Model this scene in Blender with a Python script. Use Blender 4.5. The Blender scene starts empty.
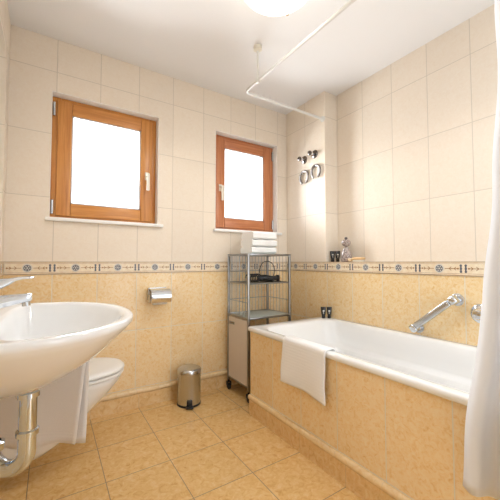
import bpy, bmesh, math, random
from mathutils import Vector, Matrix
random.seed(4)
S = bpy.context.scene
COL = S.collection
PI = math.pi

# ------------------------------------------------------------------ layout (metres)
BACK = 2.31          # back wall face (y)
LEFT = -0.231        # left wall face (x)
RLOW = 1.90          # lower right wall face
RUP = 2.045          # recessed upper right wall face
FRONT = -0.45
CEIL = 2.455
BT, BB = 1.025, 0.947  # tile border top / bottom
PIL = 1.808          # pillar front face (y)
CAMZ = 1.02

# ------------------------------------------------------------------ node helpers
def mat(name, color=(.8, .8, .8), rough=.4, metal=0., spec=.5, **kw):
    m = bpy.data.materials.new(name); m.use_nodes = True
    b = m.node_tree.nodes['Principled BSDF']
    b.inputs['Base Color'].default_value = (*color, 1)
    b.inputs['Roughness'].default_value = rough
    b.inputs['Metallic'].default_value = metal
    b.inputs['Specular IOR Level'].default_value = spec
    for k, v in kw.items():
        b.inputs[k.replace('_', ' ')].default_value = v
    return m

class NT:
    def __init__(s, m):
        s.m = m; s.t = m.node_tree; s.b = s.t.nodes['Principled BSDF']
    def n(s, typ, **kw):
        x = s.t.nodes.new(typ)
        for k, v in kw.items(): setattr(x, k, v)
        return x
    def l(s, a, b): s.t.links.new(a, b)
    def math(s, op, a, b=None, c=None):
        x = s.n('ShaderNodeMath', operation=op)
        for i, v in enumerate((a, b, c)):
            if v is None: continue
            if isinstance(v, (int, float)): x.inputs[i].default_value = v
            else: s.l(v, x.inputs[i])
        return x.outputs[0]
    def coords(s):
        tc = s.n('ShaderNodeTexCoord'); sp = s.n('ShaderNodeSeparateXYZ')
        s.l(tc.outputs['Object'], sp.inputs[0])
        return tc.outputs['Object'], sp.outputs
    def noise(s, vec, scale, detail=4, rough=.55, dist=0.):
        x = s.n('ShaderNodeTexNoise')
        x.inputs['Scale'].default_value = scale; x.inputs['Detail'].default_value = detail
        x.inputs['Roughness'].default_value = rough; x.inputs['Distortion'].default_value = dist
        s.l(vec, x.inputs['Vector']); return x.outputs['Fac']
    def ramp(s, fac, stops):
        r = s.n('ShaderNodeValToRGB'); e = r.color_ramp.elements
        while len(e) < len(stops): e.new(.5)
        for i, (p, c) in enumerate(stops):
            e[i].position = p; e[i].color = (*c, 1)
        s.l(fac, r.inputs[0]); return r.outputs[0]
    def mix(s, fac, a, b, mode='MIX'):
        x = s.n('ShaderNodeMix', data_type='RGBA', blend_type=mode)
        if isinstance(fac, (int, float)): x.inputs[0].default_value = fac
        else: s.l(fac, x.inputs[0])
        for i, v in ((6, a), (7, b)):
            if isinstance(v, tuple): x.inputs[i].default_value = (*v, 1)
            else: s.l(v, x.inputs[i])
        return x.outputs[2]
    def bump(s, h, strength=.3, dist=.002):
        x = s.n('ShaderNodeBump'); x.inputs['Strength'].default_value = strength
        x.inputs['Distance'].default_value = dist
        s.l(h, x.inputs['Height']); s.l(x.outputs[0], s.b.inputs['Normal'])

def tile_mat(name, ua, va, us, vs, uo, vo, stops, grout, nscale, rough, gw=.0042, split=None, dist=.6, det=5, band=None):
    """glazed tile laid on a grid; split = (z, us, uo, vs, vo, stops, nscale) for the tile above height z"""
    m = mat(name, rough=rough); N = NT(m); vec, xyz = N.coords()
    def layer(us, uo, vs, vo, stops, nscale, dist):
        def line(ax, size, off):
            a = N.math('SUBTRACT', xyz[ax], off)
            a = N.math('DIVIDE', a, size); f = N.math('FRACT', a)
            f = N.math('ABSOLUTE', N.math('SUBTRACT', f, .5))
            f = N.math('MULTIPLY', N.math('SUBTRACT', .5, f), size)     # distance to the joint
            return f, N.math('FLOOR', a)
        du, iu = line(ua, us, uo); dv, iv = line(va, vs, vo)
        dmin = N.math('MINIMUM', du, dv)
        g = N.math('LESS_THAN', dmin, gw / 2)
        # every tile gets its own piece of the marbling
        off = N.n('ShaderNodeCombineXYZ')
        N.l(N.math('MULTIPLY', iu, 3.17), off.inputs[0]); N.l(N.math('MULTIPLY', iv, 5.31), off.inputs[1])
        va_ = N.n('ShaderNodeVectorMath', operation='ADD'); N.l(vec, va_.inputs[0]); N.l(off.outputs[0], va_.inputs[1])
        c = N.ramp(N.noise(va_.outputs[0], nscale, 7, .68, 1.2), stops)
        big = N.noise(va_.outputs[0], nscale * .22, 2, .5, .3)
        c = N.mix(N.math('MULTIPLY', big, .18), c, stops[-1][1])
        wv = N.n('ShaderNodeTexWhiteNoise', noise_dimensions='2D'); N.l(off.outputs[0], wv.inputs['Vector'])
        k = N.math('MULTIPLY_ADD', wv.outputs['Value'], .05, .95)
        cb = N.n('ShaderNodeCombineXYZ')
        for i in range(3): N.l(k, cb.inputs[i])
        c = N.mix(1., c, cb.outputs[0], 'MULTIPLY')
        e = N.math('MINIMUM', N.math('DIVIDE', dmin, .005), 1.)
        return c, g, e
    c, g, e = layer(us, uo, vs, vo, stops, nscale, dist)
    if split:
        z, us2, uo2, vs2, vo2, st2, ns2, grout2 = split
        c2, g2, e2 = layer(us2, uo2, vs2, vo2, st2, ns2, .8)
        up = N.math('GREATER_THAN', xyz[2], z)
        c = N.mix(g, c, grout); c2 = N.mix(g2, c2, grout2)
        c = N.mix(up, c, c2)
        e = N.math('ADD', N.math('MULTIPLY', e2, up), N.math('MULTIPLY', e, N.math('SUBTRACT', 1., up)))
        g = N.math('ADD', N.math('MULTIPLY', g2, up), N.math('MULTIPLY', g, N.math('SUBTRACT', 1., up)))
    else:
        c = N.mix(g, c, grout)
    N.l(c, N.b.inputs['Base Color'])
    rg = N.math('ADD', rough, N.math('MULTIPLY', g, .5))
    if split: rg = N.math('ADD', rg, N.math('MULTIPLY', up, .20))
    N.l(rg, N.b.inputs['Roughness'])
    if split: N.l(N.math('MULTIPLY_ADD', up, -.25, .5), N.b.inputs['Specular IOR Level'])
    N.bump(e, .35, .0015)
    return m

def fabric(name, color, scale=420, strength=.35, trans=0., bands=None):
    m = mat(name, color, .92, spec=.15); N = NT(m); vec, xyz = N.coords()
    h = N.noise(vec, scale, 2, .6)
    if bands:
        ax, per, lo, hi = bands
        w = N.math('SINE', N.math('MULTIPLY', xyz[ax], 2 * PI / per))
        inside = N.math('MULTIPLY', N.math('GREATER_THAN', xyz[ax], lo), N.math('LESS_THAN', xyz[ax], hi))
        h = N.math('ADD', h, N.math('MULTIPLY', N.math('MULTIPLY', w, inside), .18))
    N.bump(h, strength, .002)
    if trans:
        out = [n for n in N.t.nodes if n.type == 'OUTPUT_MATERIAL'][0]
        t = N.n('ShaderNodeBsdfTranslucent'); t.inputs[0].default_value = (*color, 1)
        mx = N.n('ShaderNodeMixShader'); mx.inputs[0].default_value = trans
        N.l(N.b.outputs[0], mx.inputs[1]); N.l(t.outputs[0], mx.inputs[2]); N.l(mx.outputs[0], out.inputs[0])
    return m

def thin_glass(name, tint=(1, 1, 1), refl=.06, rough=0.0, frost=0.):
    m = bpy.data.materials.new(name); m.use_nodes = True; t = m.node_tree; t.nodes.clear()
    o = t.nodes.new('ShaderNodeOutputMaterial'); tr = t.nodes.new('ShaderNodeBsdfTransparent')
    tr.inputs[0].default_value = (*tint, 1)
    gl = t.nodes.new('ShaderNodeBsdfGlossy'); gl.inputs['Roughness'].default_value = rough
    fr = t.nodes.new('ShaderNodeFresnel'); fr.inputs[0].default_value = 1.35
    mx = t.nodes.new('ShaderNodeMixShader')
    t.links.new(fr.outputs[0], mx.inputs[0]); t.links.new(tr.outputs[0], mx.inputs[1]); t.links.new(gl.outputs[0], mx.inputs[2])
    last = mx.outputs[0]
    if frost:
        d = t.nodes.new('ShaderNodeBsdfDiffuse'); d.inputs[0].default_value = (*tint, 1)
        m2 = t.nodes.new('ShaderNodeMixShader'); m2.inputs[0].default_value = frost
        t.links.new(last, m2.inputs[1]); t.links.new(d.outputs[0], m2.inputs[2]); last = m2.outputs[0]
    t.links.new(last, o.inputs[0])
    return m

def wood_mat(name, axis, base=((.46, .16, .034), (.60, .25, .06), (.70, .33, .09))):
    m = mat(name, rough=.32); N = NT(m); vec, xyz = N.coords()
    mp = N.n('ShaderNodeMapping'); sc = [34, 34, 34]; sc[axis] = 1.6
    mp.inputs['Scale'].default_value = sc; N.l(vec, mp.inputs[0])
    f = N.noise(mp.outputs[0], 1.7, 4, .6, .5)
    N.l(N.ramp(f, [(.28, base[0]), (.5, base[1]), (.74, base[2])]), N.b.inputs['Base Color'])
    N.bump(f, .08, .001)
    return m

# ------------------------------------------------------------------ mesh helpers
class MB:
    def __init__(s): s.v = []; s.f = []; s.mi = []; s.cur = 0
    def add(s, vs, fs):
        o = len(s.v); s.v += [tuple(v) for v in vs]
        for f in fs: s.f.append([i + o for i in f]); s.mi.append(s.cur)
        return s
    def box(s, a, b, bev=0., seg=2):
        bm = bmesh.new(); bmesh.ops.create_cube(bm, size=1)
        for v in bm.verts:
            v.co = Vector([(a[i] + b[i]) / 2 + v.co[i] * (b[i] - a[i]) for i in range(3)])
        if bev: bmesh.ops.bevel(bm, geom=bm.edges[:], offset=bev, segments=seg, profile=.5, affect='EDGES')
        s._bm(bm); return s
    def _bm(s, bm, M=None):
        bm.verts.index_update()
        vs = [(M @ v.co) if M else v.co.copy() for v in bm.verts]
        s.add(vs, [[v.index for v in f.verts] for f in bm.faces]); bm.free()
    def obox(s, c, ax, ay, az, size, bev=0., seg=2):
        """oriented box: centre c, axes ax, ay, az"""
        bm = bmesh.new(); bmesh.ops.create_cube(bm, size=1)
        for v in bm.verts: v.co = Vector([v.co[i] * size[i] for i in range(3)])
        if bev: bmesh.ops.bevel(bm, geom=bm.edges[:], offset=bev, segments=seg, profile=.5, affect='EDGES')
        M = Matrix((Vector(ax).normalized(), Vector(ay).normalized(), Vector(az).normalized())).transposed().to_4x4()
        M.translation = Vector(c); s._bm(bm, M); return s
    def rings(s, rings, cap0=True, cap1=True, closed=True):
        n = len(rings[0]); o = []
        vs = [p for r in rings for p in r]; fs = []
        for i in range(len(rings) - 1):
            for j in range(n if closed else n - 1):
                k = (j + 1) % n
                fs.append([i * n + j, i * n + k, (i + 1) * n + k, (i + 1) * n + j])
        if cap0: fs.append(list(range(n))[::-1])
        if cap1: fs.append([(len(rings) - 1) * n + j for j in range(n)])
        return s.add(vs, fs)
    def lathe(s, prof, c=(0, 0, 0), axis=(0, 0, 1), n=32, cap0=True, cap1=True):
        """prof = [(r, h)...] turned about axis through c"""
        az = Vector(axis).normalized()
        ax = az.orthogonal().normalized(); ay = az.cross(ax); c = Vector(c)
        R = [[c + az * h + (ax * math.cos(2 * PI * j / n) + ay * math.sin(2 * PI * j / n)) * max(r, 1e-5) for j in range(n)] for r, h in prof]
        return s.rings(R, cap0, cap1)
    def cyl(s, a, b, r, n=20, r2=None):
        a = Vector(a); b = Vector(b); L = (b - a).length
        return s.lathe([(r, 0), (r if r2 is None else r2, L)], a, b - a, n)
    def tube(s, pts, r, n=12, closed=False, flat=None):
        """swept tube with parallel transport; flat=(w,h) scales the section"""
        P = [Vector(p) for p in pts]; m = len(P)
        T = []
        for i in range(m):
            a = P[(i - 1) % m] if (closed or i > 0) else P[i]
            b = P[(i + 1) % m] if (closed or i < m - 1) else P[i]
            T.append((b - a).normalized())
        u = T[0].orthogonal().normalized(); R = []
        for i in range(m):
            u = (u - T[i] * u.dot(T[i])).normalized(); w = T[i].cross(u)
            rr = r[i] if isinstance(r, (list, tuple)) else r
            R.append([P[i] + (u * math.cos(2 * PI * j / n) + w * math.sin(2 * PI * j / n)) * rr for j in range(n)])
        if closed: R.append(R[0]); return s.rings(R, False, False)
        return s.rings(R)
    def sphere(s, c, r, sc=(1, 1, 1), n=24):
        R = []
        for i in range(1, n // 2):
            t = PI * i / (n // 2)
            R.append([(c[0] + r * sc[0] * math.sin(t) * math.cos(2 * PI * j / n), c[1] + r * sc[1] * math.sin(t) * math.sin(2 * PI * j / n), c[2] - r * sc[2] * math.cos(t)) for j in range(n)])
        return s.rings(R)
    def grid(s, fn, nu, nv):
        vs = [fn(i / nu, j / nv) for i in range(nu + 1) for j in range(nv + 1)]
        fs = [[i * (nv + 1) + j, (i + 1) * (nv + 1) + j, (i + 1) * (nv + 1) + j + 1, i * (nv + 1) + j + 1] for i in range(nu) for j in range(nv)]
        return s.add(vs, fs)
    def build(s, name, mats, parent=None, loc=None, smooth=40, sub=0, solid=0., bevel=0.):
        me = bpy.data.meshes.new(name)
        base = Vector(loc) if loc is not None else Vector((0, 0, 0))
        if parent is not None: base = Vector(parent.location)
        me.from_pydata([tuple(Vector(v) - base) for v in s.v], [], s.f)
        bm = bmesh.new(); bm.from_mesh(me)
        for f, k in zip(bm.faces, s.mi): f.material_index = k
        bmesh.ops.recalc_face_normals(bm, faces=bm.faces[:])
        bm.to_mesh(me); bm.free()
        for m in (mats if isinstance(mats, (list, tuple)) else [mats]): me.materials.append(m)
        if smooth:
            for p in me.polygons: p.use_smooth = True
            me.set_sharp_from_angle(angle=math.radians(smooth))
        o = bpy.data.objects.new(name, me); COL.objects.link(o)
        if parent is not None:
            o.parent = parent
        else: o.location = base
        if solid:
            md = o.modifiers.new('thickness', 'SOLIDIFY'); md.thickness = solid; md.offset = 0
        if sub:
            md = o.modifiers.new('smooth', 'SUBSURF'); md.levels = sub; md.render_levels = sub
        return o

def tag(o, label, cat, group=None):
    o['label'] = label; o['category'] = cat
    if group: o['group'] = group
    return o
def struct(o): o['kind'] = 'structure'; return o
def thing(name, loc, label, cat, group=None):
    o = bpy.data.objects.new(name, None); COL.objects.link(o); o.location = loc
    o.empty_display_size = .05
    return tag(o, label, cat, group)
def part(mb, name, m, t, **kw):
    """mesh made in world coordinates, parented to thing t (or to a part whose own origin is its thing's)"""
    if t.type == 'EMPTY': return mb.build(name, m, t, **kw)
    o = mb.build(name, m, None, loc=t.parent.location, **kw)     # sub-part: shares the thing's origin
    o.parent = t; o.location = (0, 0, 0); return o
def dup(root, loc, label, group=None):
    r = root.copy(); COL.objects.link(r); r.location = loc; r['label'] = label
    if group: r['group'] = group
    for ch in list(root.children):
        c = ch.copy(); COL.objects.link(c); c.parent = r
        for g in list(ch.children):
            d = g.copy(); COL.objects.link(d); d.parent = c
    return r

# ------------------------------------------------------------------ materials
CREAM = [(.25, (.81, .69, .555)), (.5, (.84, .735, .61)), (.75, (.86, .77, .66))]
BEIGE = [(.28, (.74, .43, .16)), (.41, (.88, .615, .30)), (.50, (.91, .68, .38)), (.68, (.93, .76, .50))]
FLOORC = [(.28, (.60, .30, .085)), (.42, (.76, .46, .17)), (.54, (.82, .545, .235)), (.72, (.87, .65, .36))]
GB = (.74, .69, .60); GC = (.64, .56, .46); GF = (.30, .22, .13)
def wall_tiles(name, ua, uo, us=.25):
    return tile_mat(name, ua, 2, us, .405, uo, .137, BEIGE, GB, 44, .16,
                    split=(BB + .04, us, uo, .405, BT, CREAM, 40, GC))
M_back = wall_tiles('tiles_back', 0, .012, .255)
M_side = wall_tiles('tiles_side', 1, .797)
M_sidex = wall_tiles('tiles_side_return', 0, 1.795)
M_left = wall_tiles('tiles_left', 1, .06)
M_apron = tile_mat('tiles_apron', 1, 2, .255, .42, .792, .132, BEIGE, GB, 44, .16)
M_apronx = tile_mat('tiles_apron_head', 0, 2, .25, .42, 1.165, .132, BEIGE, GB, 44, .16)
M_floor = tile_mat('tiles_floor', 0, 1, .305, .31, .24, .99, FLOORC, GF, 30, .25, gw=.0035)
M_base = tile_mat('tiles_baseboard', 0, 1, .305, .31, .24, .99, [(.28, (.62, .34, .12)), (.46, (.80, .53, .235)), (.70, (.88, .69, .42))], (.62, .48, .3), 26, .3, gw=.002)
M_torus = tile_mat('torus_trim', 0, 1, .25, .25, .03, .05, [(.25, (.76, .49, .22)), (.5, (.86, .64, .36)), (.8, (.90, .74, .50))], (.66, .52, .36), 26, .25, gw=.002)
M_ceil = mat('ceiling_paint', (.85, .835, .83), .9, spec=.2)
M_reveal = mat('white_reveal', (.90, .885, .86), .6)
M_bead = mat('grey_glazing_seal', (.55, .52, .52), .5)
M_bord = mat('border_glaze', (.80, .64, .42), .25)
N = NT(M_bord); vec, xyz = N.coords()
N.l(N.ramp(N.noise(vec, 40, 4), [(.3, (.81, .65, .45)), (.7, (.89, .78, .60))]), N.b.inputs['Base Color'])
M_bline = mat('border_brown', (.36, .19, .08), .3)
M_bblue = mat('border_blue', (.12, .125, .15), .3)
M_bgrey = mat('border_pale', (.66, .62, .55), .3)
M_bstem = mat('border_ochre', (.36, .17, .055), .3)
M_ceram = mat('white_ceramic', (.885, .885, .885), .07, Coat_Weight=.3)
M_tub = mat('white_enamel', (.88, .875, .865), .10, Coat_Weight=.3)
M_chrome = mat('chrome', (.74, .78, .83), .05, 1.)
M_satin = mat('satin_chrome', (.58, .60, .62), .26, 1.)
M_steel = mat('brushed_steel', (.54, .55, .56), .24, 1.)
M_rackm = mat('rack_metal', (.33, .33, .33), .3, 1.)
M_black = mat('black_plastic', (.012, .012, .013), .35)
M_dark = mat('dark_rubber', (.02, .02, .02), .6)
M_white = mat('white_plastic', (.86, .85, .83), .35)
M_ivory = mat('ivory_plastic', (.80, .75, .64), .4)
M_towel = fabric('white_terry', (.90, .895, .885), 380, .6)
M_towelb = fabric('white_terry_bands', (.90, .895, .89), 380, .5, bands=(2, .016, -.12, .12))
M_curt = fabric('white_curtain_cloth', (.92, .93, .96), 500, .15, trans=.32)
M_glass = thin_glass('window_glass')
M_shelf = thin_glass('frosted_shelf_glass', (.72, .78, .74), frost=.45)
M_clear = thin_glass('clear_glass', (.93, .95, .95))
M_mirror = mat('mirror_silver', (.90, .91, .91), .02, 1.)
M_hamper = mat('hamper_panel', (.66, .585, .52), .6)
M_paper = mat('toilet_paper', (.88, .86, .83), .95, spec=.1)
M_print = mat('label_print', (.75, .74, .70), .5)
M_woodz = [wood_mat('pine_along_x', 0), wood_mat('pine_along_z', 2)]
RW = ((.40, .125, .045), (.52, .19, .075), (.61, .255, .11))
M_woodr = [wood_mat('red_pine_along_x', 0, RW), wood_mat('red_pine_along_z', 2, RW)]
M_brush = wood_mat('beech', 1, ((.60, .36, .15), (.70, .45, .2), (.78, .53, .27)))

# ------------------------------------------------------------------ room shell
T = .14
struct(MB().box((LEFT - T, FRONT, -.12), (RUP + T, BACK + .2, 0)).build('floor', M_floor, smooth=0))
struct(MB().box((LEFT - T, FRONT, CEIL), (RUP + T, BACK + .2, CEIL + .12)).build('ceiling', M_ceil, smooth=0))
struct(MB().box((LEFT - T, FRONT, 0), (LEFT, BACK + .2, CEIL)).build('wall_left', M_left, smooth=0))
# back wall with two window openings
W1 = (-.012, .668, 1.305, 2.112)
W2 = (1.142, 1.790, 1.300, 2.125)
def wall_with_holes(name, x0, x1, y0, y1, z0, z1, holes, m):
    mb = MB(); xs = sorted({x0, x1, *[h[i] for h in holes for i in (0, 1)]})
    for a, b in zip(xs, xs[1:]):
        hs = [h for h in holes if h[0] <= a + 1e-6 and h[1] >= b - 1e-6]
        if not hs: mb.box((a, y0, z0), (b, y1, z1))
        else:
            h = hs[0]; mb.box((a, y0, z0), (b, y1, h[2])); mb.box((a, y0, h[3]), (b, y1, z1))
    return mb
struct(wall_with_holes('wall_back', LEFT, RUP + T, BACK, BACK + .2, 0, CEIL, [W1, W2], M_back).build('wall_back', M_back, smooth=0))
# right wall: thick below with a ledge, recessed above, pillar in the corner
mb = MB()
mb.box((RLOW, FRONT, 0), (RUP + T, BACK, BT))
mb.box((RUP, FRONT, BT), (RUP + T, PIL + .001, CEIL))
mb.box((RLOW, PIL + .001, BT), (RUP + T, BACK, CEIL))
wr = struct(mb.build('wall_right', [M_side, M_sidex], smooth=0))
for p in wr.data.polygons:
    if abs(p.normal.y) > .9: p.material_index = 1

struct(MB().box((LEFT - T, FRONT - .1, 0), (.72, FRONT, CEIL)).box((.72, FRONT - .1, 2.25), (RUP + T, FRONT, CEIL)).build('front_light_block', M_reveal, smooth=0))  # unseen partial wall added behind the camera to keep front light off the basin
# baseboards: flat tile skirting with a rounded torus course on top
def baseboard(name, p0, p1, nrm):
    p0 = Vector(p0); p1 = Vector(p1); d = (p1 - p0).normalized(); n = Vector(nrm); L = (p1 - p0).length
    prof = [(0, 0), (.012, 0), (.012, .094)]
    mb = MB()
    A = [(0.0005, 0), (.012, 0), (.012, .095), (.0005, .095)]
    B = [(.0005, .095)] + [(.010 + .010 * math.sin(t), .112 - .0165 * math.cos(t)) for t in [PI * i / 10 for i in range(11)]] + [(.0005, .129)]
    for k, P in ((0, A), (1, B)):
        mb.cur = k
        mb.rings([[p + n * a + Vector((0, 0, h)) for a, h in P] for p in (p0, p1)])
    return struct(mb.build(name, [M_base, M_torus], smooth=35))
APX = 1.165   # apron face
baseboard('baseboard_back', (LEFT, BACK, 0), (RLOW, BACK, 0), (0, -1, 0))
baseboard('baseboard_left', (LEFT, FRONT, 0), (LEFT, BACK - .021, 0), (1, 0, 0))
baseboard('baseboard_bath', (APX, FRONT, 0), (APX, PIL, 0), (-1, 0, 0))
# tiled apron that carries the tub, with its return towards the corner
mb = MB()
struct(MB().box((APX, .10, 0), (APX + .012, PIL, .553)).build('wall_bath_front', M_apron, smooth=0))
struct(MB().box((APX + .012, PIL - .012, 0), (RLOW, PIL, .553)).build('wall_bath_head', M_apronx, smooth=0))
struct(MB().box((APX, FRONT, 0), (RLOW, .0995, .553)).build('wall_bath_foot', M_apron, smooth=0))

# decorated border course
def border(name, p0, d, n, L, first, W=.25):
    """p0 bottom start on the wall, d along, n out of the wall; joints at first + k*.25 along d"""
    p0 = Vector(p0); d = Vector(d); n = Vector(n); z = Vector((0, 0, 1)); H = BT - BB
    mb = MB()
    mb.cur = 0; mb.rings([[p0 + d * s + n * a + z * h for a, h in ((.0003, 0), (.005, 0), (.005, H), (.0003, H))] for s in (0, L)])
    e = .0056
    def quad(s0, h0, s1, h1):
        s0 = max(0, min(L, s0)); s1 = max(0, min(L, s1))
        if s1 - s0 < 1e-4: return
        mb.rings([[p0 + d * s + n * a + z * h for a, h in ((.004, h0), (e, h0), (e, h1), (.004, h1))] for s in (s0, s1)])
    def disc(c, h, r, dep, nn=18):
        if c - r < 0 or c + r > L: return
        mb.rings([[p0 + d * (c + r * math.cos(2 * PI * j / nn)) + z * (h + r * math.sin(2 * PI * j / nn)) + n * a for j in range(nn)] for a in (.004, dep)])
    def chev(c, h, sgn, w=.012, hh=.010):
        for up in (-1, 1):
            a = (c, h); b = (c + sgn * w, h + up * hh)
            if min(a[0], b[0]) < 0 or max(a[0], b[0]) > L: continue
            pts = [(a[0], a[1] - .002), (a[0], a[1] + .002), (b[0], b[1] + .002), (b[0], b[1] - .002)]
            mb.rings([[p0 + d * s + z * q + n * k for s, q in pts] for k in (.004, e)])
    mb.cur = 1
    quad(0, 0, L, .0035); quad(0, H - .0045, L, H - .0012)
    mb.cur = 4; quad(0, .0105, L, .012); quad(0, H - .0125, L, H - .011)
    k0 = math.floor(-first / W) - 1
    for k in range(k0, k0 + int(L / W) + 4):
        j = first + k * W; hc = H / 2
        mb.cur = 2
        for s in (-.012, .012):
            quad(j + s - .004, .016, j + s + .004, H - .016)
            for hh in (.022, hc, H - .022): disc(j + s, hh, .0065, e + .0001, 8)
        m_ = j + W / 2
        mb.cur = 3; disc(m_, hc, .026, .0052)
        mb.cur = 2; disc(m_, hc, .0195, .0057)
        mb.cur = 3
        for q in range(6): disc(m_ + .0125 * math.cos(q * PI / 3), hc + .0125 * math.sin(q * PI / 3), .0038, .0060, 8)
        disc(m_, hc, .005, .0060, 8)
        mb.cur = 4
        for s in (-1, 1):
            a, b = sorted((m_ + s * .030, m_ + s * .096)); quad(a, hc - .0016, b, hc + .0016)
            chev(m_ + s * .052, hc, s); chev(m_ + s * .078, hc, s, .010, .008)
            disc(m_ + s * .098, hc, .005, e, 8)
    return struct(mb.build(name, [M_bord, M_bline, M_bblue, M_bgrey, M_bstem], smooth=0))
border('trim_1', (LEFT, BACK, BB), (1, 0, 0), (0, -1, 0), RLOW - .006 - LEFT, .012 - LEFT, .255)
border('trim_2', (RLOW, FRONT, BB), (0, 1, 0), (-1, 0, 0), BACK - FRONT, .800 - FRONT)
border('trim_3', (LEFT, FRONT, BB), (0, 1, 0), (1, 0, 0), BACK - .007 - FRONT, .06 - FRONT)

# ------------------------------------------------------------------ windows
def window(name, W, hinge, woods, n_handle):
    x0, x1, z0, z1 = W; yf = BACK + .068      # frame front
    t = bpy.data.objects.new(name, None); COL.objects.link(t); t.location = (x0, BACK, z0); t['kind'] = 'structure'
    wx, wz = woods
    def rect(a0, a1, c0, c1, w, y0, y1, nm, bev=.003):
        mb = MB()
        mb.cur = 1
        mb.box((a0, y0, c0), (a0 + w, y1, c1), bev); mb.box((a1 - w, y0, c0), (a1, y1, c1), bev)
        mb.cur = 0
        mb.box((a0 + w, y0 + .0005, c0), (a1 - w, y1, c0 + w), bev); mb.box((a0 + w, y0 + .0005, c1 - w), (a1 - w, y1, c1), bev)
        return part(mb, nm, [wx, wz], t)
    # white plastered reveal lining
    mb = MB(); L = .002
    mb.box((x0, BACK + .0005, z1 - L), (x1, BACK + .199, z1)); mb.box((x0, BACK + .0005, z0), (x0 + L, BACK + .199, z1 - L)); mb.box((x1 - L, BACK + .0005, z0), (x1, BACK + .199, z1 - L))
    part(mb, 'reveal', M_reveal, t, smooth=0)
    fx0, fx1, fz0, fz1 = x0 + L, x1 - L, z0, z1 - L
    rect(fx0, fx1, fz0, fz1, .05, yf, yf + .07, 'window_frame')
    i = .030                                    # fixed frame left showing round the sash
    iz = .020
    sash = None
    sx0, sx1, sz0, sz1 = fx0 + i, fx1 - i, fz0 + iz, fz1 - iz
    ys = yf - .014
    sash = rect(sx0, sx1, sz0, sz1, .084, ys, yf + .05, 'sash', .006)
    w = .084
    bead = MB()
    a0, a1, c0, c1 = sx0 + w, sx1 - w, sz0 + w, sz1 - w
    for b in (((a0, c0), (a0 + .008, c1)), ((a1 - .008, c0), (a1, c1)), ((a0, c0), (a1, c0 + .008)), ((a0, c1 - .008), (a1, c1))):
        bead.box((b[0][0], ys + .012, b[0][1]), (b[1][0], ys + .030, b[1][1]))
    part(bead, 'glazing_bead', M_bead, t, smooth=0)
    part(MB().box((a0, ys + .030, c0), (a1, ys + .034, c1)), 'pane', M_glass, t, smooth=0)
    # handle on the side away from the hinges
    hx = (sx1 - .040) if hinge == 'left' else (sx0 + .040)
    hz = z0 + .36
    mb = MB().box((hx - .014, ys - .008, hz - .03), (hx + .014, ys + .001, hz + .03), .004)
    h = part(mb, 'handle_plate', M_ivory, t)
    mb = MB().cyl((hx, ys - .006, hz), (hx, ys - .045, hz), .009, 14)
    mb.box((hx - .011, ys - .052, hz - .115), (hx + .011, ys - .038, hz + .014), .005)
    part(mb, 'handle', M_ivory, h)
    hgx = fx0 + .012 if hinge == 'left' else fx1 - .012
    for zc in (fz0 + .075, fz1 - .085):
        mb = MB().cyl((hgx, yf - .008, zc - .045), (hgx, yf - .008, zc + .045), .008, 12)
        mb.box((hgx - .008, yf - .004, zc - .035), (hgx + .008, yf + .001, zc + .035))
        part(mb, 'hinge', M_satin, t)
    # stone sill ledge
    part(MB().box((x0 - .022, BACK - .030, z0 - .024), (x1 + .035, BACK - .0006, z0 - .001), .006), 'window_sill', M_reveal, t)
    part(MB().box((x0 + L, BACK + .0006, z0 - .0), (x1 - L, yf, z0 + .0015)), 'sill_board', M_reveal, t, smooth=0)
    return t
window('window_1', W1, 'left', M_woodz, 0)
window('window_2', W2, 'right', M_woodr, 0)

# ------------------------------------------------------------------ bathtub
TX0, TX1, TY0, TY1, TZ = 1.148, 1.8985, .10, 1.826, .582
def rrect(x0, x1, y0, y1, r, z, n=8):
    P = []
    for cx, cy, a0 in ((x1 - r, y1 - r, 0), (x0 + r, y1 - r, 90), (x0 + r, y0 + r, 180), (x1 - r, y0 + r, 270)):
        for i in range(n + 1):
            a = math.radians(a0 + 90 * i / n); P.append((cx + r * math.cos(a), cy + r * math.sin(a), z))
    return P
t = thing('bathtub', ((TX0 + TX1) / 2, (TY0 + TY1) / 2, 0), 'white built-in bathtub set behind the beige tiled apron', 'bathtub')
mb = MB()
o0 = [rrect(TX0 + .006, TX1, TY0, TY1 - .004, .012, TZ - .030),
      rrect(TX0 + .001, TX1, TY0, TY1, .016, TZ - .026), rrect(TX0, TX1, TY0, TY1, .018, TZ - .012),
      rrect(TX0 + .003, TX1 - .001, TY0 + .003, TY1 - .003, .018, TZ - .003), rrect(TX0 + .010, TX1 - .006, TY0 + .01, TY1 - .010, .016, TZ)]
def inner(dx, dy1, dy0, r, z): return rrect(TX0 + dx, TX1 - dx - .006, TY0 + dy0, TY1 - dy1, r, z)
o0 += [inner(.048, .085, .10, .10, TZ - .001), inner(.056, .095, .11, .10, TZ - .006), inner(.062, .103, .115, .10, TZ - .018), inner(.068, .115, .12, .10, TZ - .05),
       inner(.074, .140, .13, .115, TZ - .10), inner(.080, .165, .135, .115, TZ - .150), inner(.086, .172, .14, .115, TZ - .162), inner(.112, .195, .15, .11, TZ - .172), inner(.122, .205, .15, .11, TZ - .182), inner(.128, .25, .155, .11, TZ - .26), inner(.138, .31, .165, .11, TZ - .345), inner(.150, .34, .18, .11, TZ - .372), inner(.18, .38, .22, .10, TZ - .382), inner(.24, .47, .28, .07, TZ - .386)]
mb.rings(o0, False, True)
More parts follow.
